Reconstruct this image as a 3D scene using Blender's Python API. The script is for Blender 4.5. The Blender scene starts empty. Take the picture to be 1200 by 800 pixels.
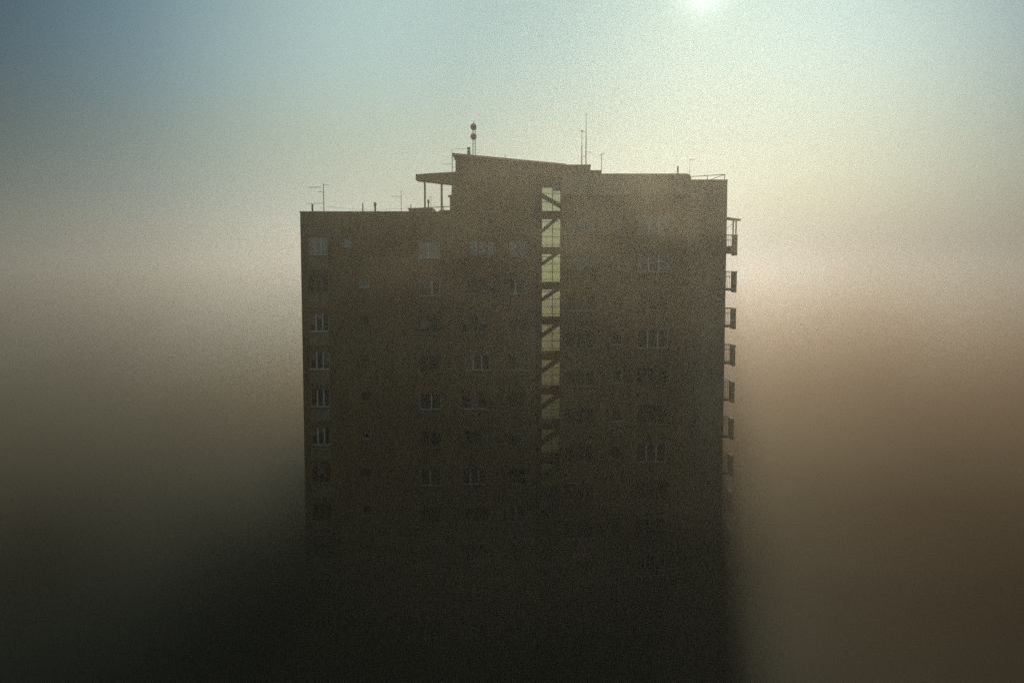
import bpy, bmesh, math, random
from mathutils import Vector, Matrix
R = math.radians
random.seed(7)
S = bpy.context.scene
COL = S.collection

# ------------------------------------------------------------------ camera
HC = 50.0                      # height of the camera above the ground
PITCH = R(4.9)
F = 1167.0                     # focal length in pixels of a 1200 px wide picture
cam_d = bpy.data.cameras.new('camera')
cam_d.lens = 35.0; cam_d.sensor_width = 36.0
cam_d.clip_start = 0.1; cam_d.clip_end = 20000
cam = bpy.data.objects.new('camera', cam_d); COL.objects.link(cam)
cam.location = (0, 0, HC); cam.rotation_euler = (R(90) - PITCH, 0, 0)
S.camera = cam

def P(px, py, Y):
    """world (x, z) of the photo's pixel on the vertical plane at distance Y"""
    u = (px - 600) / F; v = (400 - py) / F
    dy = math.cos(PITCH) + v * math.sin(PITCH)
    dz = -math.sin(PITCH) + v * math.cos(PITCH)
    return u / dy * Y, HC + dz / dy * Y
def X(px, Y): return P(px, 300, Y)[0]
def Z(py, Y): return P(600, py, Y)[1]

# ------------------------------------------------------------------ sun and sky
SUN_EL, SUN_AZ = R(14.3), R(10.6)          # azimuth from +Y towards +X
sdir = Vector((math.sin(SUN_AZ) * math.cos(SUN_EL), math.cos(SUN_AZ) * math.cos(SUN_EL), math.sin(SUN_EL)))
sun_d = bpy.data.lights.new('sun', 'SUN'); sun_d.energy = 2.9; sun_d.angle = R(0.5); sun_d.color = (1.0, 0.93, 0.80)
sun = bpy.data.objects.new('sun', sun_d); COL.objects.link(sun)
sun.rotation_euler = sdir.to_track_quat('Z', 'Y').to_euler(); sun.location = (30, 60, 120)

W = bpy.data.worlds.new('World'); S.world = W; W.use_nodes = True
nt = W.node_tree; nt.nodes.clear()
N = lambda t: nt.nodes.new(t)
sky = N('ShaderNodeTexSky'); sky.sky_type = 'NISHITA'; sky.sun_disc = False
sky.sun_elevation = SUN_EL; sky.sun_rotation = SUN_AZ
sky.air_density = 1.0; sky.dust_density = 1.0; sky.ozone_density = 2.0
tint = N('ShaderNodeMix'); tint.data_type = 'RGBA'; tint.blend_type = 'MULTIPLY'; tint.inputs['Factor'].default_value = 1
tint.inputs['B'].default_value = (0.75, 0.95, 1.0, 1)
nt.links.new(sky.outputs[0], tint.inputs['A'])
bg = N('ShaderNodeBackground'); bg.inputs['Strength'].default_value = 0.012
nt.links.new(tint.outputs['Result'], bg.inputs['Color'])
# wide sky glow, centred off the sun to paint in vignetting, and the sun's own small burnt-out aureole
GD = Vector((math.sin(R(4.9)) * math.cos(R(8.4)), math.cos(R(4.9)) * math.cos(R(8.4)), math.sin(R(8.4))))
geo = N('ShaderNodeTexCoord')
nrm = N('ShaderNodeVectorMath'); nrm.operation = 'NORMALIZE'; nt.links.new(geo.outputs['Generated'], nrm.inputs[0])
def glow(centre, stops, amax):
    dot = N('ShaderNodeVectorMath'); dot.operation = 'DOT_PRODUCT'; dot.inputs[1].default_value = centre
    nt.links.new(nrm.outputs[0], dot.inputs[0])
    ac = N('ShaderNodeMath'); ac.operation = 'ARCCOSINE'; nt.links.new(dot.outputs['Value'], ac.inputs[0])
    an = N('ShaderNodeMath'); an.operation = 'MULTIPLY'; an.inputs[1].default_value = 1 / R(amax); nt.links.new(ac.outputs[0], an.inputs[0])
    rp = N('ShaderNodeValToRGB'); rp.color_ramp.interpolation = 'B_SPLINE'; nt.links.new(an.outputs[0], rp.inputs[0])
    cr = rp.color_ramp
    while len(cr.elements) > 1: cr.elements.remove(cr.elements[-1])
    for i, (a, c) in enumerate(stops):
        e = cr.elements[0] if i == 0 else cr.elements.new(a / amax)
        e.position = a / amax; e.color = (*c, 1)
    b = N('ShaderNodeBackground'); b.inputs['Strength'].default_value = 1.0; nt.links.new(rp.outputs[0], b.inputs['Color'])
    return b
wide = bg2 = glow(GD, [(0, (.10, .22, .23)), (8, (.19, .32, .32)), (13.5, (.34, .49, .47)), (19, (.26, .38, .38)), (25, (.09, .165, .21)), (32, (.015, .04, .06)), (46, (0, 0, 0))], 50)
bg3 = glow(sdir, [(0, (.5, .5, .5)), (.7, (.36, .36, .34)), (1.4, (.15, .15, .11)), (2.3, (.05, .055, .02)), (4, (.03, .03, .015)), (7.5, (0, 0, 0))], 8)
# fill glow added to the sky behind and above, lifting facade and low fog
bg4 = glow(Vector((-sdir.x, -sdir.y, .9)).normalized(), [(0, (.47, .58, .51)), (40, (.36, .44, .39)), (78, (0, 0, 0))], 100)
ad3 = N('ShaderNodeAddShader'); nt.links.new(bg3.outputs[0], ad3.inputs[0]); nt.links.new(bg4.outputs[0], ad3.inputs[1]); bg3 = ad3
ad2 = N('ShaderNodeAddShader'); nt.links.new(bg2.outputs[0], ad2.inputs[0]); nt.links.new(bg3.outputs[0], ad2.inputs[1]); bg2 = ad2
# the haze near the horizon is browner than the air above it
sx = N('ShaderNodeSeparateXYZ'); nt.links.new(nrm.outputs[0], sx.inputs[0])
hr_ = N('ShaderNodeValToRGB'); hr_.color_ramp.interpolation = 'EASE'; nt.links.new(sx.outputs['Z'], hr_.inputs[0])
hr_.color_ramp.elements[0].position = 0.0; hr_.color_ramp.elements[0].color = (1.0, .80, .60, 1)
hr_.color_ramp.elements[1].position = .20; hr_.color_ramp.elements[1].color = (1, 1, 1, 1)
e = hr_.color_ramp.elements.new(.09); e.color = (1.05, .92, .78, 1)
def warmed(shader):
    src = shader.inputs['Color'].links[0].from_socket
    mx = N('ShaderNodeMix'); mx.data_type = 'RGBA'; mx.blend_type = 'MULTIPLY'; mx.inputs['Factor'].default_value = 1
    nt.links.new(src, mx.inputs['A']); nt.links.new(hr_.outputs[0], mx.inputs['B']); nt.links.new(mx.outputs['Result'], shader.inputs['Color'])
warmed(bg); warmed(wide)
add = N('ShaderNodeAddShader'); out = N('ShaderNodeOutputWorld')
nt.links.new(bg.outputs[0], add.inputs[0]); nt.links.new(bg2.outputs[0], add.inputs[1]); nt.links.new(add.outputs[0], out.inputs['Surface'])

# ------------------------------------------------------------------ materials
def surf(name, base, rough=0.85, noise=0.0, scale=1.0, metallic=0.0, streak=False, spec=0.3):
    m = bpy.data.materials.new(name); m.use_nodes = True
    t = m.node_tree; b = t.nodes['Principled BSDF']
    b.inputs['Roughness'].default_value = rough; b.inputs['Metallic'].default_value = metallic
    b.inputs['Specular IOR Level'].default_value = spec
    b.inputs['Base Color'].default_value = (*base, 1)
    if noise:
        tc = t.nodes.new('ShaderNodeTexCoord'); mp = t.nodes.new('ShaderNodeMapping')
        mp.inputs['Scale'].default_value = (scale, scale, scale * (0.18 if streak else 1))
        n = t.nodes.new('ShaderNodeTexNoise'); n.inputs['Scale'].default_value = 1.0; n.inputs['Detail'].default_value = 8
        n.inputs['Roughness'].default_value = .62
        r = t.nodes.new('ShaderNodeMapRange'); r.inputs[1].default_value = .3; r.inputs[2].default_value = .7
        r.inputs[3].default_value = 1 - noise; r.inputs[4].default_value = 1 + noise
        mx = t.nodes.new('ShaderNodeMix'); mx.data_type = 'RGBA'; mx.blend_type = 'MULTIPLY'; mx.inputs['Factor'].default_value = 1
        mx.inputs['A'].default_value = (*base, 1)
        t.links.new(tc.outputs['Object'], mp.inputs[0]); t.links.new(mp.outputs[0], n.inputs[0])
        t.links.new(n.outputs[0], r.inputs[0]); t.links.new(r.outputs[0], mx.inputs['B'])
        t.links.new(mx.outputs['Result'], b.inputs['Base Color'])
        bp = t.nodes.new('ShaderNodeBump'); bp.inputs['Strength'].default_value = .25; bp.inputs['Distance'].default_value = .02
        t.links.new(n.outputs[0], bp.inputs['Height']); t.links.new(bp.outputs[0], b.inputs['Normal'])
    return m
M = dict(
    brick=surf('brown_render', (.085, .054, .025), .9, .35, .9, streak=True),
    concrete=surf('weathered_concrete', (.115, .083, .05), .9, .3, .8, streak=True),
    pale=surf('pale_fascia_hazed_end', (.155, .12, .085), .9, .3, .8, streak=True),
    spandrel=surf('spandrel_panel', (.12, .095, .065), .8, .2, 2),
    roof=surf('roofing_felt', (.10, .085, .07), .95, .2, 1),
    trim=surf('parapet_flashing', (.19, .10, .07), .5, .2, 2, metallic=.3),
    white=surf('white_paint', (.28, .29, .30), .55, .08, 3),
    timber=surf('brown_window_paint', (.085, .055, .038), .6, .1, 3),
    blind=surf('blind', (.27, .28, .30), .7, .08, 5),
    curtain=surf('curtain', (.45, .44, .42), .9, .2, 4),
    metal=surf('galvanised_metal', (.32, .30, .28), .45, .1, 8, metallic=.7),
    rust=surf('rusty_metal', (.24, .12, .07), .8, .3, 8),
    drum=surf('red_brown_radome', (.26, .10, .07), .6, .1, 3),
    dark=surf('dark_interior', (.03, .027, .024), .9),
    bark=surf('bark', (.07, .05, .035), .95, .3, 4),
    leaf=surf('foliage', (.05, .075, .03), .8, .3, 1),
    ground=surf('ground_turf', (.07, .08, .045), .95, .4, .05),
)
def glass_mat(name, clear, tintc=(.9, .92, .9)):
    m = bpy.data.materials.new(name); m.use_nodes = True; t = m.node_tree; t.nodes.clear()
    o = t.nodes.new('ShaderNodeOutputMaterial'); tr = t.nodes.new('ShaderNodeBsdfTransparent'); tr.inputs[0].default_value = (*tintc, 1)
    g = t.nodes.new('ShaderNodeBsdfGlossy'); g.inputs['Roughness'].default_value = .04
    g.inputs['Color'].default_value = (.5, .54, .58, 1)
    fr = t.nodes.new('ShaderNodeFresnel'); fr.inputs['IOR'].default_value = 1.5
    ad = t.nodes.new('ShaderNodeMath'); ad.operation = 'ADD'; ad.inputs[1].default_value = 1 - clear
    mx = t.nodes.new('ShaderNodeMixShader')
    t.links.new(fr.outputs[0], ad.inputs[0]); t.links.new(ad.outputs[0], mx.inputs[0])
    t.links.new(tr.outputs[0], mx.inputs[1]); t.links.new(g.outputs[0], mx.inputs[2]); t.links.new(mx.outputs[0], o.inputs[0])
    return m
M['glass'] = glass_mat('window_glass', .97)
M['stairglass'] = glass_mat('stair_glass', .98, (.62, .66, .54))

# ------------------------------------------------------------------ mesh helpers
class MB:
    def __init__(s): s.bm = bmesh.new()
    def box(s, x0, x1, y0, y1, z0, z1, bevel=0):
        mt = Matrix.Translation(((x0 + x1) / 2, (y0 + y1) / 2, (z0 + z1) / 2)) @ Matrix.Diagonal((abs(x1 - x0), abs(y1 - y0), abs(z1 - z0), 1))
        r = bmesh.ops.create_cube(s.bm, size=1, matrix=mt)
        if bevel:
            ed = list({e for v in r['verts'] for e in v.link_edges})
            bmesh.ops.bevel(s.bm, geom=ed, offset=bevel, segments=2, affect='EDGES')
        return s
    def prism(s, pts, y0, y1):                    # polygon in x,z extruded along y
        a = [s.bm.verts.new((x, y0, z)) for x, z in pts]; b = [s.bm.verts.new((x, y1, z)) for x, z in pts]
        n = len(pts)
        s.bm.faces.new(a); s.bm.faces.new(b[::-1])
        for i in range(n): s.bm.faces.new((a[i], b[i], b[(i + 1) % n], a[(i + 1) % n]))
        return s
    def tube(s, p0, p1, r0, r1=None, seg=8):
        p0, p1 = Vector(p0), Vector(p1); d = p1 - p0; L = d.length
        q = d.to_track_quat('Z', 'Y').to_matrix().to_4x4()
        bmesh.ops.create_cone(s.bm, cap_ends=True, segments=seg, radius1=r0, radius2=r0 if r1 is None else r1, depth=L,
                              matrix=Matrix.Translation((p0 + p1) / 2) @ q)
        return s
    def build(s, name, mat, parent=None, loc=(0, 0, 0)):
        bmesh.ops.recalc_face_normals(s.bm, faces=s.bm.faces)
        me = bpy.data.meshes.new(name); s.bm.to_mesh(me); s.bm.free()
        o = bpy.data.objects.new(name, me); COL.objects.link(o); o.location = loc
        me.materials.append(mat if not isinstance(mat, str) else M[mat])
        if parent: o.parent = parent
        return o
def tag(o, label=None, cat=None, group=None, kind=None):
    if label: o['label'] = label
    if cat: o['category'] = cat
    if group: o['group'] = group
    if kind: o['kind'] = kind
    return o
def empty(name, loc, label, cat, group=None):
    o = bpy.data.objects.new(name, None); COL.objects.link(o); o.location = loc; o.empty_display_size = .5
    return tag(o, label, cat, group)
def kids(o): return [c for c in bpy.data.objects if c.parent == o]
def copy_tree(o, parent=None):
    c = o.copy(); COL.objects.link(c)
    if parent: c.parent = parent
    for ch in kids(o): copy_tree(ch, c)
    return c

# ------------------------------------------------------------------ ground
g = MB(); g.box(-4000, 4000, -4000, 4000, -2, 0)
tag(g.build('ground', 'ground'), kind='structure')

# ------------------------------------------------------------------ the tower
YF = 74.5                 # front of both wings
YR = 77.0                 # set back front of the right hand end
YB = 86.5                 # rear
YS = 82.0                 # stair glazing at the back of the gap
ST = 2.85                 # storey height
TB = empty('apartment_tower', (0, 0, 0), 'tall dark concrete apartment tower rising out of the fog with the sun behind it', 'building')
xL, xGl, xGr, xM, xR = X(352.5, YF), X(628, YF), X(657.5, YF), X(808, YF), X(851, YR)
zL, zR, zRR = Z(248.5, YF), Z(203.5, YF), Z(211.5, YR)

# window openings, photo pixels on the front plane: (x0, x1, kind)
def row_y(k, y0): return y0 + 44.5 * k
WIN = []   # (wing, x0px, x1px, y0px, y1px, style)
ROWS = 12
rnd = random.Random(11)
for k in range(ROWS):
    y = lambda a: row_y(k, a)
    WIN.append(('L', 361, 384, y(278), y(299), 'loggia'))
    sx = 401 if k == 0 else 421
    WIN.append(('L', sx, sx + 11, y(279) + (0 if k == 0 else 2), y(290) + (0 if k == 0 else 2), 'small'))
    WIN.append(('L', 490.5, 515.5, y(283), y(302), 'double'))
    dx = {0: 0, 1: 0}.get(k, -10 if k % 2 == 0 else -6)
    WIN.append(('L', 550 + dx, 580 + dx, y(282), y(300.5), 'triple'))
    WIN.append(('L', 596, 617, y(282), y(300), 'double'))
    WIN.append(('R', 664, 698, y(255.5), y(274.5), 'triple'))
    WIN.append(('R', 719, 730, y(256), y(271), 'small'))
    WIN.append(('R', 748, 784, y(252), y(274.5), 'balconydoor'))

def cut_panel(bm_, x0, x1, z0, z1, holes, y0, y1):
    """front wall slab with rectangular holes, as boxes in a grid of columns"""
    xs = sorted({x0, x1, *[h[0] for h in holes], *[h[1] for h in holes]})
    for a, b in zip(xs, xs[1:]):
        mid = (a + b) / 2
        hs = sorted((h[2], h[3]) for h in holes if h[0] < mid < h[1])
        z = z0
        for h0, h1 in hs:
            if h0 > z: bm_.box(a, b, y0, y1, z, h0)
            z = max(z, h1)
        bm_.box(a, b, y0, y1, z, z1)
def rect(w):
    x0, z1 = P(w[1], w[3], YF); x1, z0 = P(w[2], w[4], YF)
    x0 = X(w[1], YF); x1 = X(w[2], YF)
    return [x0, x1, z0, z1]
TH = .35
hl = [rect(w) for w in WIN if w[0] == 'L']; hr = [rect(w) for w in WIN if w[0] == 'R']
# left wing: front wall with real openings, the body behind it
fw = MB(); cut_panel(fw, xL, xGl, 0, zL - .02, hl, YF, YF + TH); fw.build('front_wall', 'brick', TB)
w2 = MB(); w2.box(xL, xGl, YF + TH + 1.2, YB, 0, zL - .25)
w2.box(xL, xL + .3, YF + TH, YF + TH + 1.2, 0, zL - .25); w2.box(xGl - .3, xGl, YF + TH, YF + TH + 1.2, 0, zL - .25)
for k in range(20):
    zz = zL - .3 - k * ST
    if zz > .4: w2.box(xL + .3, xGl - .3, YF + TH, YF + TH + 1.2, zz - .25, zz)
w2.build('wing_wall', 'brick', TB)
pp = MB()
for (a, b, c, d) in ((xL - .05, xGl, YF - .05, YF + .42), (xL - .05, xGl, YB - .35, YB + .05), (xL - .05, xL + .37, YF + .42, YB - .35)):
    pp.box(a, b, c, d, zL - .02, zL + .06)
pp.build('parapet_coping', 'trim', TB)
# right wing front block
fr_ = MB(); cut_panel(fr_, xGr, xM, 0, zR - 1.55, hr, YF, YF + TH); fr_.build('front_wall', 'brick', TB)
b = MB(); b.box(X(660.5, YS), xM, YF + TH + 1.2, YS, 0, zR - .3); b.box(X(662, YB + 3), xM, YS, YB + 3, 0, zR - .3)
b.box(xGr, xGr + .3, YF + TH, YF + TH + 1.2, 0, zR - .3); b.box(xM - .3, xM, YF + TH, YF + TH + 1.2, 0, zR - .3)
for k in range(20):
    zz = zR - 1.7 - k * ST
    if zz > .4: b.box(xGr + .3, xM - .3, YF + TH, YF + TH + 1.2, zz - .25, zz)
b.build('wing_wall', 'brick', TB)
# pale fascia band with a rounded upper corner
fb = MB()
h = zR - 1.55; rr = .35
pts = [(xGr - .02, h), (xM + .04, h), (xM + .04, zR - rr)]
for i in range(1, 7):
    a = i / 6 * math.pi / 2
    pts.append((xM + .04 - rr + rr * math.cos(a), zR - rr + rr * math.sin(a)))
pts += [(xGr - .02, zR)]
fb.prism(pts, YF - .08, YF + .35); fb.build('roof_fascia', 'pale', TB)
b = MB(); b.box(xGr + .02, xM, YF + .352, YB + 3, zR - .298, zR - .05); b.build('roof', 'roof', TB)
# set back end of the right wing
b = MB(); b.box(xM + .002, xR, YR, YB + 3, 0, zRR); b.build('end_wall', 'pale', TB)  # paler coat paints in the haze over the set back end
b = MB(); b.box(xR + .002, xR + .09, YR + .4, YR + .7, 0, Z(227, YR + .5)); b.build('downpipe', 'metal', TB)
b = MB(); b.box(xM + .002, xR + .04, YR - .04, YB + 3.04, zRR + .002, zRR + .07); b.build('parapet_coping', 'trim', TB)
# gap with the stairs: rear wall below each window band, side returns are the wings themselves
zTop = Z(216, YS)
b = MB(); xo0, xo1 = X(634.5, YS), X(659.5, YS) + .15
b.box(xGl - 1, xo0, YS, YS + .3, 0, zTop + 1.0)
b.box(xGl - 1, xGr + 1, YF + 2.0, YS + .3, zTop + .1 , zTop + .9) if False else None
b.build('stair_rear_wall', 'concrete', TB)
STY = 40.6 * YS / F
for k in range(18):
    zl = Z(252.5, YS) - k * STY
    if zl < 3: break
    st = MB()
    # landing slab with its solid upstand
    st.box(xGl - .2, xGr + .4, YS - 1.6, YS - .25, zl - .28, zl + .28 if k else zl + .3)
    st.build('stair_landing', 'concrete', TB)
    fl = MB()
    a = P(659, 250 + k * 40.6, YS); c = P(634, 272 + k * 40.6, YS)
    if k: a = P(659, 291.5 + (k - 1) * 40.6, YS); c = P(634, 309 + (k - 1) * 40.6, YS)
    n = 9
    for i in range(n):                      # steps on a sloping waist
        xa = a[0] + (c[0] - a[0]) * i / n; xb = a[0] + (c[0] - a[0]) * (i + 1) / n
        za = a[1] + (c[1] - a[1]) * (i + .5) / n
        fl.box(xb, xa, YS - 2.9, YS - 1.62, za - .1, za + .12)
    fl.prism([(a[0], a[1] + .17), (a[0], a[1] - .16), (c[0], c[1] - .16), (c[0], c[1] + .17)], YS - 3.0, YS - 2.91)
    fl.build('stair_flight', 'concrete', TB)
    gz = MB(); zt = zl - .3; zb = zl - STY + .3
    if k == 0:
        g0 = MB(); zb0 = zl + .3; zt0 = zTop
        for xx in (xo0 + .02, X(647.5, YS), xo1 - .05): g0.box(xx - .03, xx + .03, YS + .05, YS + .13, zb0, zt0)
        for py in (217, 226.5, 236.5): g0.box(xo0, xo1, YS + .06, YS + .12, Z(py, YS) - .025, Z(py, YS) + .025)
        f0 = g0.build('stair_window', 'metal', TB)
        MB().box(xo0, xo1, YS + .085, YS + .095, zb0, zt0).build('pane', 'stairglass', f0)
        f2 = MB(); a2 = P(632, 231, YS); c2 = P(659, 246, YS)
        f2.prism([(a2[0], a2[1] + .22), (a2[0], a2[1] - .18), (c2[0], c2[1] - .18), (c2[0], c2[1] + .22)], YS - 2.8, YS - 2.6)
        f2.build('stair_flight', 'concrete', TB)
    for xx in (xo0 + .02, X(647.5, YS), xo1 - .05): gz.box(xx - .03, xx + .03, YS + .05, YS + .13, zb, zt)
    for i in range(4):
        zz = zt + (zb - zt) * (i + .3) / 3.6
        gz.box(xo0, xo1, YS + .06, YS + .12, zz - .022, zz + .022)
    f = gz.build('stair_window', 'metal', TB)
    MB().box(xo0, xo1, YS + .085, YS + .095, zb, zt).build('pane', 'stairglass', f)
    MB().box(xo0 - .02, xGr + .6, YS, YS + .3, zl - .3, zl + .3).build('stair_spandrel', 'concrete', TB)
# the wall over the gap under the penthouse
b = MB(); b.box(xGl, xGr - .03, YF + .1, YB, zTop + .02, Z(192, YF)); b.box(xGr - .02, X(664.2, YF), YF + .4, YF + 6, zR - .06, Z(194.8, YF)); b.build('stair_head_wall', 'brick', TB)

# penthouse with mono-pitch roof
ph = MB()
xa, xb = X(528, YF + .3), X(663, YF + .3)
za, zb_ = Z(182, YF + .3), Z(193.5, YF + .3)
xm = X(534.5, YF + .3)
ph.prism([(X(527.5, YF), zL + .06), (xGl, zL + .06), (xGl, Z(190.5, YF)), (xm, Z(183.5, YF)), (xm, Z(213, YF)), (X(530, YF), Z(213, YF)), (X(529, YF), Z(232, YF))], YF + .03, YF + 9)
ph.build('penthouse_wall', 'brick', TB)
pr = MB()
A = [P(529.5, 179.5, YF), P(663.5, 192.3, YF), P(663.5, 194.5, YF), P(541, 184.3, YF), P(530, 182.2, YF)]
pr.prism(A, YF - .25, YF + 9.4); pr.build('penthouse_roof', 'trim', TB)
# canopy over the roof terrace, on posts
cn = MB()
A = [P(486.5, 203.8, YF), P(486.5, 210.3, YF), P(529.3, 215.3, YF), P(534.4, 213, YF), P(534.4, 200.8, YF), P(505, 202.6, YF)]
cn.prism(A, YF + .3, YF + 2.2); cn.build('terrace_canopy', 'concrete', TB)
for px, w in ((498.5, .065), (518, .075)):
    x = X(px, YF + .7); MB().box(x - w, x + w, YF + .6, YF + .6 + 2 * w, zL - .24, Z(211.5, YF + .7)).build('canopy_post', 'concrete', TB)
b = MB(); b.box(X(525, YF), X(528.6, YF), YF + .5, YF + 3, Z(230, YF), Z(228, YF)); b.box(X(527, YF), X(529, YF), YF + .5, YF + 3, zL, Z(230, YF)); b.build('door_hood', 'concrete', TB)
b = MB(); b.box(X(514, YF), X(528, YF), YF + .8, YF + 4, zL - .2, Z(245.5, YF)); b.build('terrace_step', 'concrete', TB)
b = MB(); b.box(X(478, YF), X(506, YF), YF + .8, YF + 3.6, zL - .2, Z(244.2, YF)); b.box(X(477, YF), X(506.6, YF), YF + .7, YF + 3.7, Z(244.2, YF), Z(243.2, YF)); b.build('roof_hatch', 'concrete', TB)
# penthouse and lift housings at the head of the right wing
b = MB(); x0, x1 = X(663.8, YF + .6), X(691, YF + .6)
b.box(x0, x1, YF + .3, YF + 6, zR - .04, Z(194.5, YF)); b.box(x0 - .03, x1 + .03, YF + .25, YF + 6.05, Z(194.5, YF), Z(192.5, YF)); b.build('lift_housing', 'concrete', TB)
b = MB(); b.box(x1 + .05, X(705.5, YF), YF + .9, YF + 4, zR - .04, Z(199.5, YF)); b.box(x1 + .05, X(706, YF), YF + .85, YF + 4.05, Z(199.5, YF), Z(198.2, YF)); b.build('vent_housing', 'concrete', TB)
# terrace railing
rl = MB()
for z_ in (Z(242, YF + 2.5), Z(240.2, YF + 2.5)): pass
rl.tube((X(474, YF), YF + 4, Z(241.5, YF)), (X(528, YF), YF + 4, Z(238.5, YF)), .03)
for px in (481, 502, 516): rl.tube((X(px, YF), YF + 4, zL - .25), (X(px, YF), YF + 4, Z(239.5, YF)), .028)
rl.build('terrace_railing', 'rust', TB)
# railing on the set back roof
rl = MB(); Yr = YR + .8
rl.tube((X(809, Yr), Yr, Z(207, Yr)), (X(848, Yr), Yr, Z(204.3, Yr)), .028)
for px, t in ((827.5, 205.6), (847.5, 204.3)): rl.tube((X(px, Yr), Yr, zRR), (X(px, Yr), Yr, Z(t, Yr)), .028)
rl.tube((X(847.8, Yr), Yr, Z(204.3, Yr)), (X(847.8, Yr), Yr + 6, Z(204.3, Yr)), .028)
rl.build('roof_railing', 'rust', TB)

# ---- windows
def window(w):
    x0, x1, z0, z1 = rect(w); st = w[5]
    fm = MB(); yb = YF + .10; t = .055
    paint = 'white'
    row = int((w[3] - 240) / 44.5)
    if rnd.random() < ((.08, .35, .5, .65)[min(row, 3)] if w[0] == 'L' else .9): paint = 'timber'
    fm.box(x0, x0 + t, yb, yb + .07, z0, z1); fm.box(x1 - t, x1, yb, yb + .07, z0, z1)
    fm.box(x0 + t, x1 - t, yb, yb + .07, z0, z0 + t); fm.box(x0 + t, x1 - t, yb, yb + .07, z1 - t, z1)
    nm = {'small': 0, 'double': 1, 'triple': 2, 'loggia': 2, 'balconydoor': 2}[st]
    fr = {1: [.38 + .24 * rnd.random()], 2: [.34, .67], 0: []}[nm]
    for q in fr:
        xc = x0 + (x1 - x0) * q; fm.box(xc - .05, xc + .05, yb - .01, yb + .068, z0 + t, z1 - t)
    f = fm.build('window', paint, TB)
    MB().box(x0 + t, x1 - t, yb + .03, yb + .04, z0 + t, z1 - t).build('pane', 'glass', f)
    MB().box(x0 - .06, x1 + .06, YF - .09, YF - .002, z0 - .05, z0 - .003).build('sill', 'white' if rnd.random() < .12 else 'concrete', f)
    # blinds and curtains behind the glass
    edges = [x0 + t] + [x0 + (x1 - x0) * q for q in fr] + [x1 - t]
    any_ = False; bl = MB()
    rr_ = {'bright': 1}.get('', 0)
    full = w[4] < 305 and w[0] == 'L'; few = w[0] == 'R'
    bl_n = 0
    for a, b_ in zip(edges, edges[1:]):
        c = rnd.random(); hgt = 1 if full and c > .12 else (rnd.choice((1, .5, .3, .7)) if c < ((0 if few else .36) if row < 6 else .08) else 0)
        if hgt:
            bl.box(a + .02, b_ - .02, yb + .10, yb + .12, z1 - t - (z1 - z0 - 2 * t) * hgt, z1 - t); bl.build('blind', 'blind', f); bl = MB()
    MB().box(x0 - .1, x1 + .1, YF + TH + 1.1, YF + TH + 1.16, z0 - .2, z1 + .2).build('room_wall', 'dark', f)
    if st == 'loggia':
        zb = Z(w[4] + 17, YF); sp = MB()
        sp.box(x0 - .02, x1 + .02, YF - .07, YF - .003, zb, z0 - .12)
        for i in range(1, 6):
            xx = x0 + (x1 - x0) * i / 6; sp.box(xx - .015, xx + .015, YF - .09, YF - .071, zb + .02, z0 - .14)
        sp.build('spandrel_panel', 'spandrel', TB)
for w in WIN: window(w)
# storey joints in the render
jt = MB()
for k in range(19):
    z_ = Z(311, YF) - k * ST + ST
    if z_ > 1: jt.box(xL + .02, xGl - .02, YF - .012, YF - .002, z_ - .03, z_ + .03)
    if 1 < z_ + .9 < zR - 1.7: jt.box(xGr + .02, xM - .02, YF - .012, YF - .002, z_ - .03 + .9, z_ + .03 + .9)
jt.build('storey_band', 'brick', TB)

# ---- balconies on the right hand flank
YB0, YB1 = 78.6, 79.75
def balcony(k):
    pz = lambda py: Z(py + 42.9 * k, 79.0)
    xo = X(861, 79.0)
    zf = pz(295); bm_ = MB()
    bm_.box(xR - .2, xo, YB0, YB1, zf - .16, zf + .02)
    if k == 0: bm_.box(xR - .2, xo - .12, YB0 + .02, YB0 + .1, zf + .02, zf + .45)
    o = bm_.build('balcony', 'concrete', TB)
    pn = MB(); zt = pz(274.5); pn.box(xo - .1, xo + .1, YB0 - .06, YB1 + .02, pz(299.5), zt - .1); pn.build('side_panel', 'concrete', o)
    r_ = MB()
    r_.box(xo - .12, xo + .13, YB0 - .06, YB1 + .02, zt - .097, zt - .03)
    for yy in (YB0, YB1 - .03):
        r_.tube((xR - .1, yy, zt - .05), (xo, yy, zt - .05), .025, seg=6)
        r_.tube((xR - .1, yy, zt - .45), (xo, yy, zt - .45), .015, seg=6)
        n = 9
        for i in range(n):
            xx = xR - .1 + (xo - xR + .1) * (i + .5) / n
            r_.tube((xx, yy, zf + .02), (xx, yy, zt - .05), .010, seg=5)
    r_.build('balcony_railing', 'rust', o)
    if k == 0:
        cp = MB(); xe = X(865.5, 79)
        cp.prism([(xR - .05, pz(253.8)), (xe, pz(256.9)), (xe, pz(258.9)), (xR - .05, pz(255.9))], YB0 - .2, YB1 + .2)
        cp.build('balcony_canopy', 'concrete', TB)
        c = MB(); c.box(xo - .06, xo + .04, YB0, YB0 + .1, zt, pz(257.5)); c.box(xo - .06, xo + .04, YB1 - .1, YB1, zt, pz(257.5))
        c.tube((xR, YB0 + .6, pz(274)), (xo, YB0 + .6, pz(260)), .02)
        c.build('canopy_post', 'rust', TB)
for k in range(12): balcony(k)

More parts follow.
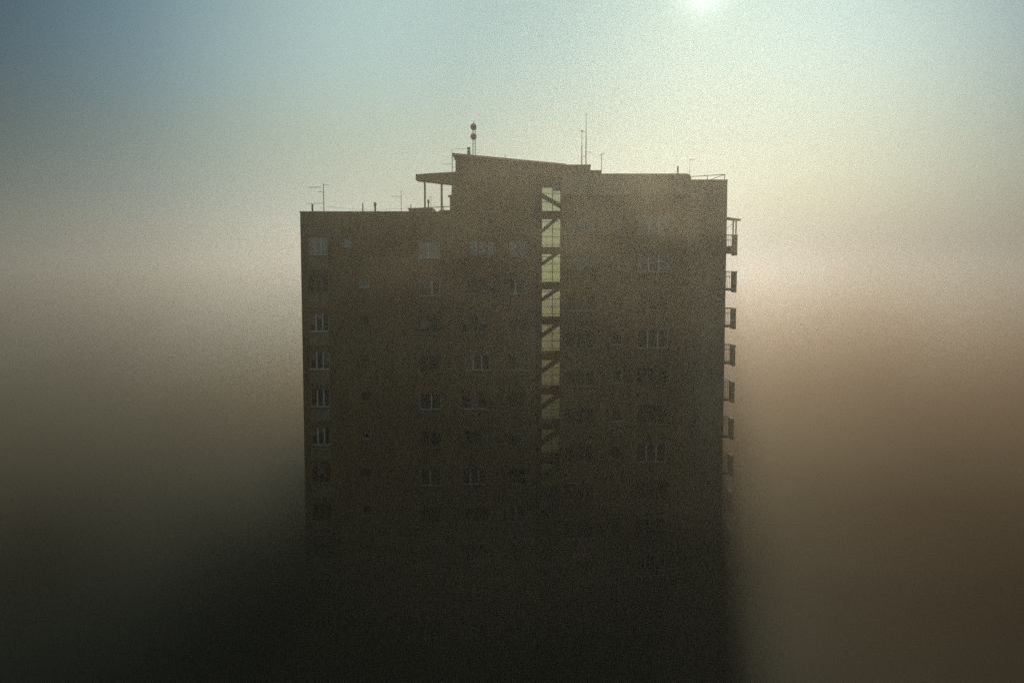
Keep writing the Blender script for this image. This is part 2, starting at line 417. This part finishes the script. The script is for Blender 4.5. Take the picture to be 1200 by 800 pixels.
# ------------------------------------------------------------------ things on the roofs
def aerial(px, py, base_py, Y, label, booms, r=.025, group='television aerials on the roofs', name='roof_aerial'):
    x, zt = P(px, py, Y); zb = Z(base_py, Y)
    e = empty(name, (x, Y, zb), label, 'aerial', group)
    MB().tube((0, 0, 0), (0, 0, zt - zb), r, r * .8).build('mast', 'metal', e)
    for (a, b, yy, el, tilt) in booms:          # boom from px a to px b at height yy, el elements
        bm_ = MB(); z_ = Z(yy, Y) - zb; z2 = Z(yy + tilt, Y) - zb; xa, xb = X(a, Y) - x, X(b, Y) - x
        bm_.tube((xa, 0, z_), (xb, 0, z2), .016, seg=6)
        for i in range(el):
            q = (i + .5) / el; hx = xa + (xb - xa) * q; hz = z_ + (z2 - z_) * q
            bm_.tube((hx, -.32 - .1 * q, hz), (hx, .32 + .1 * q, hz), .010, seg=5)
        bm_.build('boom', 'metal', e)
    return e
Y1 = YF + 1.2
aerial(379, 216, 247.5, Y1, 'tall roof aerial with two booms near the left end of the lower roof', [(363, 378, 219.5, 5, 0), (379, 387, 215.5, 3, 1.8), (374, 379, 225, 2, 0), (361, 379, 238.6, 4, -.4)], .035)
aerial(470, 223, 247.5, Y1 + 2, 'thin aerial with one short boom standing left of the roof hatch', [(458, 471, 230, 4, .4)], .022)
aerial(705, 180, 199, Y1 + 1, 'small aerial with a cross boom on the low housing right of the tall whips', [(701, 708, 182.5, 3, -3)], .026)
aerial(808.5, 187, 207, YR + 1, 'faint thin aerial at the inner end of the set back roof railing', [(806, 812, 187.5, 2, 0)], .014)
aerial(505, 228, 246, Y1 + 2.5, 'short thin aerial under the terrace canopy', [(503, 506, 231, 2, 0)], .015)
aerial(592, 181.5, 186, Y1, 'tiny rod aerial halfway down the sloping penthouse roof', [(591, 593.5, 183, 1, 0)], .02)
def pipe(px, py, base_py, w, Y, label, cap=True, mat='rust'):
    x, zt = P(px, py, Y); zb = Z(base_py, Y)
    e = empty('vent_pipe', (x, Y, zb), label, 'vent pipe', 'vent pipes on the roofs')
    MB().tube((0, 0, 0), (0, 0, zt - zb), w, seg=10).build('pipe', mat, e)
    if cap:
        c = MB(); c.tube((0, 0, zt - zb - .22), (0, 0, zt - zb), w * 1.55, w * 1.55, seg=10); c.tube((0, 0, zt - zb), (0, 0, zt - zb + .08), w * 1.5, .01, seg=10); c.build('cowl', mat, e)
pipe(366, 239, 248, .07, Y1, 'stub vent pipe at the left end of the lower roof', False)
pipe(425, 238, 248, .045, Y1, 'thin plain vent pipe in the middle of the lower roof', False)
pipe(439.5, 238, 248, .07, Y1, 'thick capped vent pipe in the middle of the lower roof')
pipe(502, 234.5, 244, .055, Y1 + 1, 'vent pipe standing on the roof hatch beside the canopy post')
pipe(481.5, 240, 244, .04, Y1 + 1, 'very short vent pipe at the left end of the roof hatch', False)
pipe(794.5, 194.5, 204, .06, Y1, 'slanting vent pipe near the right end of the upper roof', False)
# drum aerial mast
x, zt = P(555, 142, Y1); zb = Z(182, Y1)
dm = empty('drum_antenna_mast', (x, Y1, zb), 'mast with two round red brown drum antennas one above the other on the sloping roof', 'antenna')
m = MB()
for dx in (-.055, .12): m.tube((dx, 0, 0), (dx, 0, Z(151, Y1) - zb), .028)
for i in range(8):
    z_ = .15 + i * .22; m.tube((-.055, 0, z_), (.12, 0, z_ + .1), .012, seg=5)
m.tube((.0, 0, Z(152, Y1) - zb), (0, 0, zt - zb), .022); m.build('mast', 'metal', dm)
for py in (149, 160.3):
    z_ = Z(py, Y1) - zb
    d = MB(); d.tube((0, -.30, z_), (0, .1, z_), .225, .225, seg=28); d.tube((0, -.36, z_), (0, -.30, z_), .16, .225, seg=28)
    d.tube((0, .1, z_), (0, .22, z_), .12, .09, seg=12)
    d.build('drum', 'drum', dm)
# chimney
x, zt = P(549.3, 172.5, Y1); zb = Z(182, Y1); ht = zt - zb
ch = empty('roof_chimney', (x, Y1, zb), 'stubby round chimney with a white band left of the drum antennas', 'chimney')
MB().tube((0, 0, 0), (0, 0, ht * .55), .125, seg=16).build('stack', 'rust', ch)
MB().tube((0, 0, ht * .5), (0, 0, ht * .78), .10, seg=16).build('white_band', 'white', ch)
MB().tube((0, 0, ht * .78), (0, 0, ht), .14, .12, seg=16).build('cowl', 'rust', ch)
# whip antennas
Yw = YF + 1.5
for (px, t, b0, lab) in ((687, 132, 193, 'tallest thin whip antenna on the lift housing'), (682, 152, 193, 'shorter whip antenna just left of the tallest one')):
    x, zt = P(px, t, Yw); zb = Z(b0, Yw)
    e = empty('whip_antenna', (x, Yw, zb), lab, 'antenna', 'whip antennas on the lift housing')
    mm = MB(); mm.tube((0, 0, 0), (0, 0, (zt - zb) * .55), .04, .033); mm.tube((0, 0, (zt - zb) * .55), (0, 0, zt - zb), .024, .014); mm.build('rod', 'metal', e)
    br = MB()
    if px == 687:
        for py in (154.5, 183.5): br.tube((-.3, 0, Z(py, Yw) - zb), (0, 0, Z(py, Yw) - zb), .018)
        br.tube((0, 0, Z(178, Yw) - zb), (.42, 0, Z(178.5, Yw) - zb), .016)
    else:
        br.box(-.06, .06, -.06, .06, Z(153, Yw) - zb - .1, Z(153, Yw) - zb)
    br.build('bracket', 'metal', e)
# thin rod right of whips
x, zt = P(693.5, 154, Yw); zb = Z(193, Yw)
# ladder with hoops on the penthouse end wall
lx0, lx1 = X(530.3, YF + 1), X(534, YF + 1); z0, z1 = Z(200.5, YF + 1), Z(174.5, YF + 1)
ld = empty('roof_ladder', (lx0, YF + 1, z0), 'thin metal ladder rising past the high edge of the penthouse roof', 'ladder')
m = MB(); m.tube((0, 0, 0), (0, 0, z1 - z0), .016); m.tube((0, .45, 0), (0, .45, z1 - z0 - .5), .016); m.build('rail', 'metal', ld)
m = MB()
for i in range(6): m.tube((0, 0, .2 + i * .27), (0, .45, .2 + i * .27), .012, seg=6)
for py in (187.5, 196): m.tube((0, 0, Z(py, YF + 1) - z0), (lx1 - lx0 + .1, 0, Z(py, YF + 1) - z0), .012, seg=6)
m.build('rung', 'metal', ld)
m = MB(); m.tube((X(519, Y1), Y1, Z(192.3, Y1)), (X(530.5, Y1), Y1, Z(192.3, Y1)), .014, seg=6); 
o = m.build('metal_rod', 'metal'); tag(o, 'thin horizontal rod sticking out left from the roof ladder', 'rod')
m = MB(); m.tube((X(534, Y1), Y1, Z(174.8, Y1)), (X(548, Y1), Y1, Z(174.3, Y1)), .012, seg=6)
tag(m.build('stay_wire', 'metal'), 'thin stay wire from the ladder head to the chimney', 'wire')
# slack cable along the lower roof
m = MB(); pts = []
for i in range(25):
    q = i / 24; px = 380 + (478 - 380) * q
    py = 241 + 3.2 * math.sin(math.pi * q) + 2.0 * q
    pts.append((X(px, Y1), Y1 + 1, Z(py, Y1)))
for a, c in zip(pts, pts[1:]): m.tube(a, c, .008, seg=5)
tag(m.build('slack_cable', 'metal'), 'thin slack cable running over the lower roof from the big aerial to the hatch', 'cable')

# ------------------------------------------------------------------ one tree top in the murk
def tree(px, py, Y, label):
    x, zt = P(px, py, Y)
    e = empty('tree', (x, Y, 0), label, 'tree'); r = random.Random(3)
    t = MB(); t.tube((0, 0, 0), (.2, 0, zt * .5), .38, .24, 10); t.tube((.2, 0, zt * .5), (0, 0, zt - 1), .24, .04, 8)
    for i in range(16):
        z_ = zt * (.35 + .6 * i / 16); a = i * 2.4; L = 3.4 * (1 - i / 20)
        t.tube((.1, 0, z_), (L * math.cos(a), L * math.sin(a), z_ + L * .7), .09, .02, 6)
    t.build('trunk', 'bark', e)
    c = MB(); bm = c.bm
    for i in range(340):
        q = r.random() ** .8; z_ = zt * (1 - .68 * q); rad = 3.9 * (min(1, .22 + 1.6 * q)) * (1 - .35 * max(0, q - .7) / .3)
        a = r.random() * 6.283; rr2 = rad * r.random() ** .45
        cx, cy = rr2 * math.cos(a), rr2 * math.sin(a)
        for j in range(26):
            p = Vector((cx + r.gauss(0, .38), cy + r.gauss(0, .38), z_ + r.gauss(0, .34)))
            u = Vector((r.gauss(0, 1), r.gauss(0, 1), r.gauss(0, 1))).normalized(); v = u.orthogonal().normalized()
            s_ = r.uniform(.09, .17)
            vs = [bm.verts.new(p + u * s_), bm.verts.new(p + v * s_ * .6), bm.verts.new(p - u * s_), bm.verts.new(p - v * s_ * .6)]
            bm.faces.new(vs)
    me = bpy.data.meshes.new('crown'); bm.to_mesh(me); bm.free(); me.materials.append(M['leaf'])
    o = bpy.data.objects.new('crown', me); COL.objects.link(o); o.parent = e
tree(1084, 774, 62, 'dark bushy treetop barely showing through the fog at the lower right')

# ------------------------------------------------------------------ fog bank, denser towards the ground, thicker behind the tower
def math_(op, a, b_=None, clamp=False):
    n = t.nodes.new('ShaderNodeMath'); n.operation = op; n.use_clamp = clamp
    for i, v in enumerate((a, b_)):
        if v is None: continue
        if isinstance(v, (int, float)): n.inputs[i].default_value = v
        else: L(v, n.inputs[i])
    return n.outputs[0]
def mrange(v, a, b_, c, d, smooth=True):
    n = t.nodes.new('ShaderNodeMapRange'); n.interpolation_type = 'SMOOTHSTEP' if smooth else 'LINEAR'
    L(v, n.inputs[0])
    for i, q in enumerate((a, b_, c, d)): n.inputs[i + 1].default_value = q
    return n.outputs[0]

SIG0, HS, G_HAZE = 0.0021, 20, .725
NEAR, FAR = .24, 1.5
m = bpy.data.materials.new('fog_bank'); m.use_nodes = True; t = m.node_tree; t.nodes.clear(); L = t.links.new
tc = t.nodes.new('ShaderNodeTexCoord'); sp_ = t.nodes.new('ShaderNodeSeparateXYZ'); L(tc.outputs['Object'], sp_.inputs[0])
px_, py_, pz_ = sp_.outputs
dens = math_('EXPONENT', math_('MULTIPLY', math_('SUBTRACT', pz_, 50.0), -1 / HS))
dens = math_('MULTIPLY', math_('MULTIPLY', dens, mrange(py_, 52, 84, NEAR, FAR)), SIG0)
dens = math_('MINIMUM', dens, .05)
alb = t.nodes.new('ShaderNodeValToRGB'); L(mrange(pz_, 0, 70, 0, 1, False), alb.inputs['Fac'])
STOPS = [(8, (.07, .095, .07)), (21, (.18, .125, .07)), (33, (.72, .56, .41)), (43, (.65, .63, .58)), (60, (.335, .36, .37))]  # albedo by height, lower stops darkened for light lost with depth
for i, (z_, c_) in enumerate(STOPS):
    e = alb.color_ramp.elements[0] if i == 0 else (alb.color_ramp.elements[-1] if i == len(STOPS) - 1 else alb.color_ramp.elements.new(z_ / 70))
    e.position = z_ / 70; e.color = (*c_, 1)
# light painted into albedo: brighter left beyond the tower, dimmer low and right
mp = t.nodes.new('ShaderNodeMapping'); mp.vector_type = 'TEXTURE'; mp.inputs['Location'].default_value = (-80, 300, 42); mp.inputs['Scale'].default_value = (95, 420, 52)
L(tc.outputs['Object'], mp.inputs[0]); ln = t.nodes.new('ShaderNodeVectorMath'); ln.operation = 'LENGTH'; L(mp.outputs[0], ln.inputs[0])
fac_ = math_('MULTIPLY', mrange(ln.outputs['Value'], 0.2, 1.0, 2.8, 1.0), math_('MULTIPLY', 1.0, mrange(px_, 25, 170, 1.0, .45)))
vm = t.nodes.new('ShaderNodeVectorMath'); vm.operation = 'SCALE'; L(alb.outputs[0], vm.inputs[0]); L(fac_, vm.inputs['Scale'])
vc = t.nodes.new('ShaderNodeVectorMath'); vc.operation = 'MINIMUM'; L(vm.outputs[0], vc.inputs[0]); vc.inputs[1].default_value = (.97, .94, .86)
o = t.nodes.new('ShaderNodeOutputMaterial'); s1 = t.nodes.new('ShaderNodeVolumeScatter'); s1.inputs['Anisotropy'].default_value = G_HAZE
ab = t.nodes.new('ShaderNodeVolumeAbsorption'); a_ = t.nodes.new('ShaderNodeAddShader')
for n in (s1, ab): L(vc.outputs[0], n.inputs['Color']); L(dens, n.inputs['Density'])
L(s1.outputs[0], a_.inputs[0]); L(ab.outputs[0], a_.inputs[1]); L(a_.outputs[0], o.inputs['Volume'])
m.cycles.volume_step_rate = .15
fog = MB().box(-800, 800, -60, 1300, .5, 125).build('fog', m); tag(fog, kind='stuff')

# ------------------------------------------------------------------ drifting mist around the tower, thick and uneven low down
m = bpy.data.materials.new('drifting_mist'); m.use_nodes = True; t = m.node_tree; t.nodes.clear(); L = t.links.new
tc = t.nodes.new('ShaderNodeTexCoord'); sp_ = t.nodes.new('ShaderNodeSeparateXYZ'); L(tc.outputs['Object'], sp_.inputs[0])
px_, py_, pz_ = sp_.outputs
def noise_(scale, detail, dist, sz=(1, 1, 1)):
    mp = t.nodes.new('ShaderNodeMapping'); mp.inputs['Scale'].default_value = sz; L(tc.outputs['Object'], mp.inputs[0])
    n = t.nodes.new('ShaderNodeTexNoise'); n.inputs['Scale'].default_value = scale; n.inputs['Detail'].default_value = detail; n.inputs['Distortion'].default_value = dist
    L(mp.outputs[0], n.inputs[0]); return n.outputs[0]
n1 = noise_(.035, 2, .6, (1, 1, 1.5)); 
edge = math_('MULTIPLY', mrange(math_('ABSOLUTE', px_), 70, 100, 1, 0), math_('MULTIPLY', mrange(py_, 3, 12, 0, 1), mrange(py_, 105, 165, 1, 0)))
low = math_('MULTIPLY', math_('EXPONENT', math_('MULTIPLY', math_('SUBTRACT', pz_, 33.0), -1 / 7.5)), .019)
low = math_('MINIMUM', low, .06)
low = math_('MULTIPLY', low, mrange(n1, .33, .68, .15, 2.0))
n2 = noise_(.11, 2, 1.0, (1, .6, 1.3))
hi_ = math_('MULTIPLY', mrange(n2, .48, .66, 0, .010), math_('MULTIPLY', mrange(pz_, 36, 43, 0, 1), mrange(pz_, 52, 57, 1, 0)))
hi_ = math_('MULTIPLY', hi_, mrange(math_('ABSOLUTE', math_('SUBTRACT', px_, 5.0)), 7, 15, 1, 0))
dens = math_('MULTIPLY', math_('ADD', low, hi_), edge)
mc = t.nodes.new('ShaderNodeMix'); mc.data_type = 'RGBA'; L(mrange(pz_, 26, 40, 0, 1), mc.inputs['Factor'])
mc.inputs['A'].default_value = (.43, .49, .41, 1); mc.inputs['B'].default_value = (.37, .325, .22, 1)  # greener lift low down stands in for ambient fill in the shadow
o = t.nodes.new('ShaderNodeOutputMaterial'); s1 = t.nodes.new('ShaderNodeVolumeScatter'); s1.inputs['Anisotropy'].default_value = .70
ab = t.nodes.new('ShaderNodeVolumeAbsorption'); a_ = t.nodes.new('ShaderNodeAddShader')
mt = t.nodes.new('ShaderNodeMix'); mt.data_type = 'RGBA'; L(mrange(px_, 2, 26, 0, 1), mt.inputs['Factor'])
mt.inputs['A'].default_value = (.88, .88, .88, 1); mt.inputs['B'].default_value = (.60, .42, .32, 1)  # painted dimmer and browner to the right, where the mist is lit
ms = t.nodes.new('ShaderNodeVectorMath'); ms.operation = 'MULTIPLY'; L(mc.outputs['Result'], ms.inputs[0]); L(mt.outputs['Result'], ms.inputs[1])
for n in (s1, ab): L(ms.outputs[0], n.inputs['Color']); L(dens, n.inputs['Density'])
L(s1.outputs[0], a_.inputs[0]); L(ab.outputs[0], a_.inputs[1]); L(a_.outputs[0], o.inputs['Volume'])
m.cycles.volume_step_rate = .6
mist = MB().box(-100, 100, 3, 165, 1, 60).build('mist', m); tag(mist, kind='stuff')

# ------------------------------------------------------------------ render settings
S.view_settings.view_transform = 'Standard'; S.view_settings.look = 'None'; S.view_settings.exposure = 0; S.view_settings.gamma = 1
c = S.cycles if hasattr(S, 'cycles') else None
S.render.engine = 'CYCLES'
S.cycles.transparent_max_bounces = 128; S.cycles.volume_bounces = 0; S.cycles.max_bounces = 6
S.cycles.use_denoising = False        # the residual sampling noise reads as the photograph's film grain
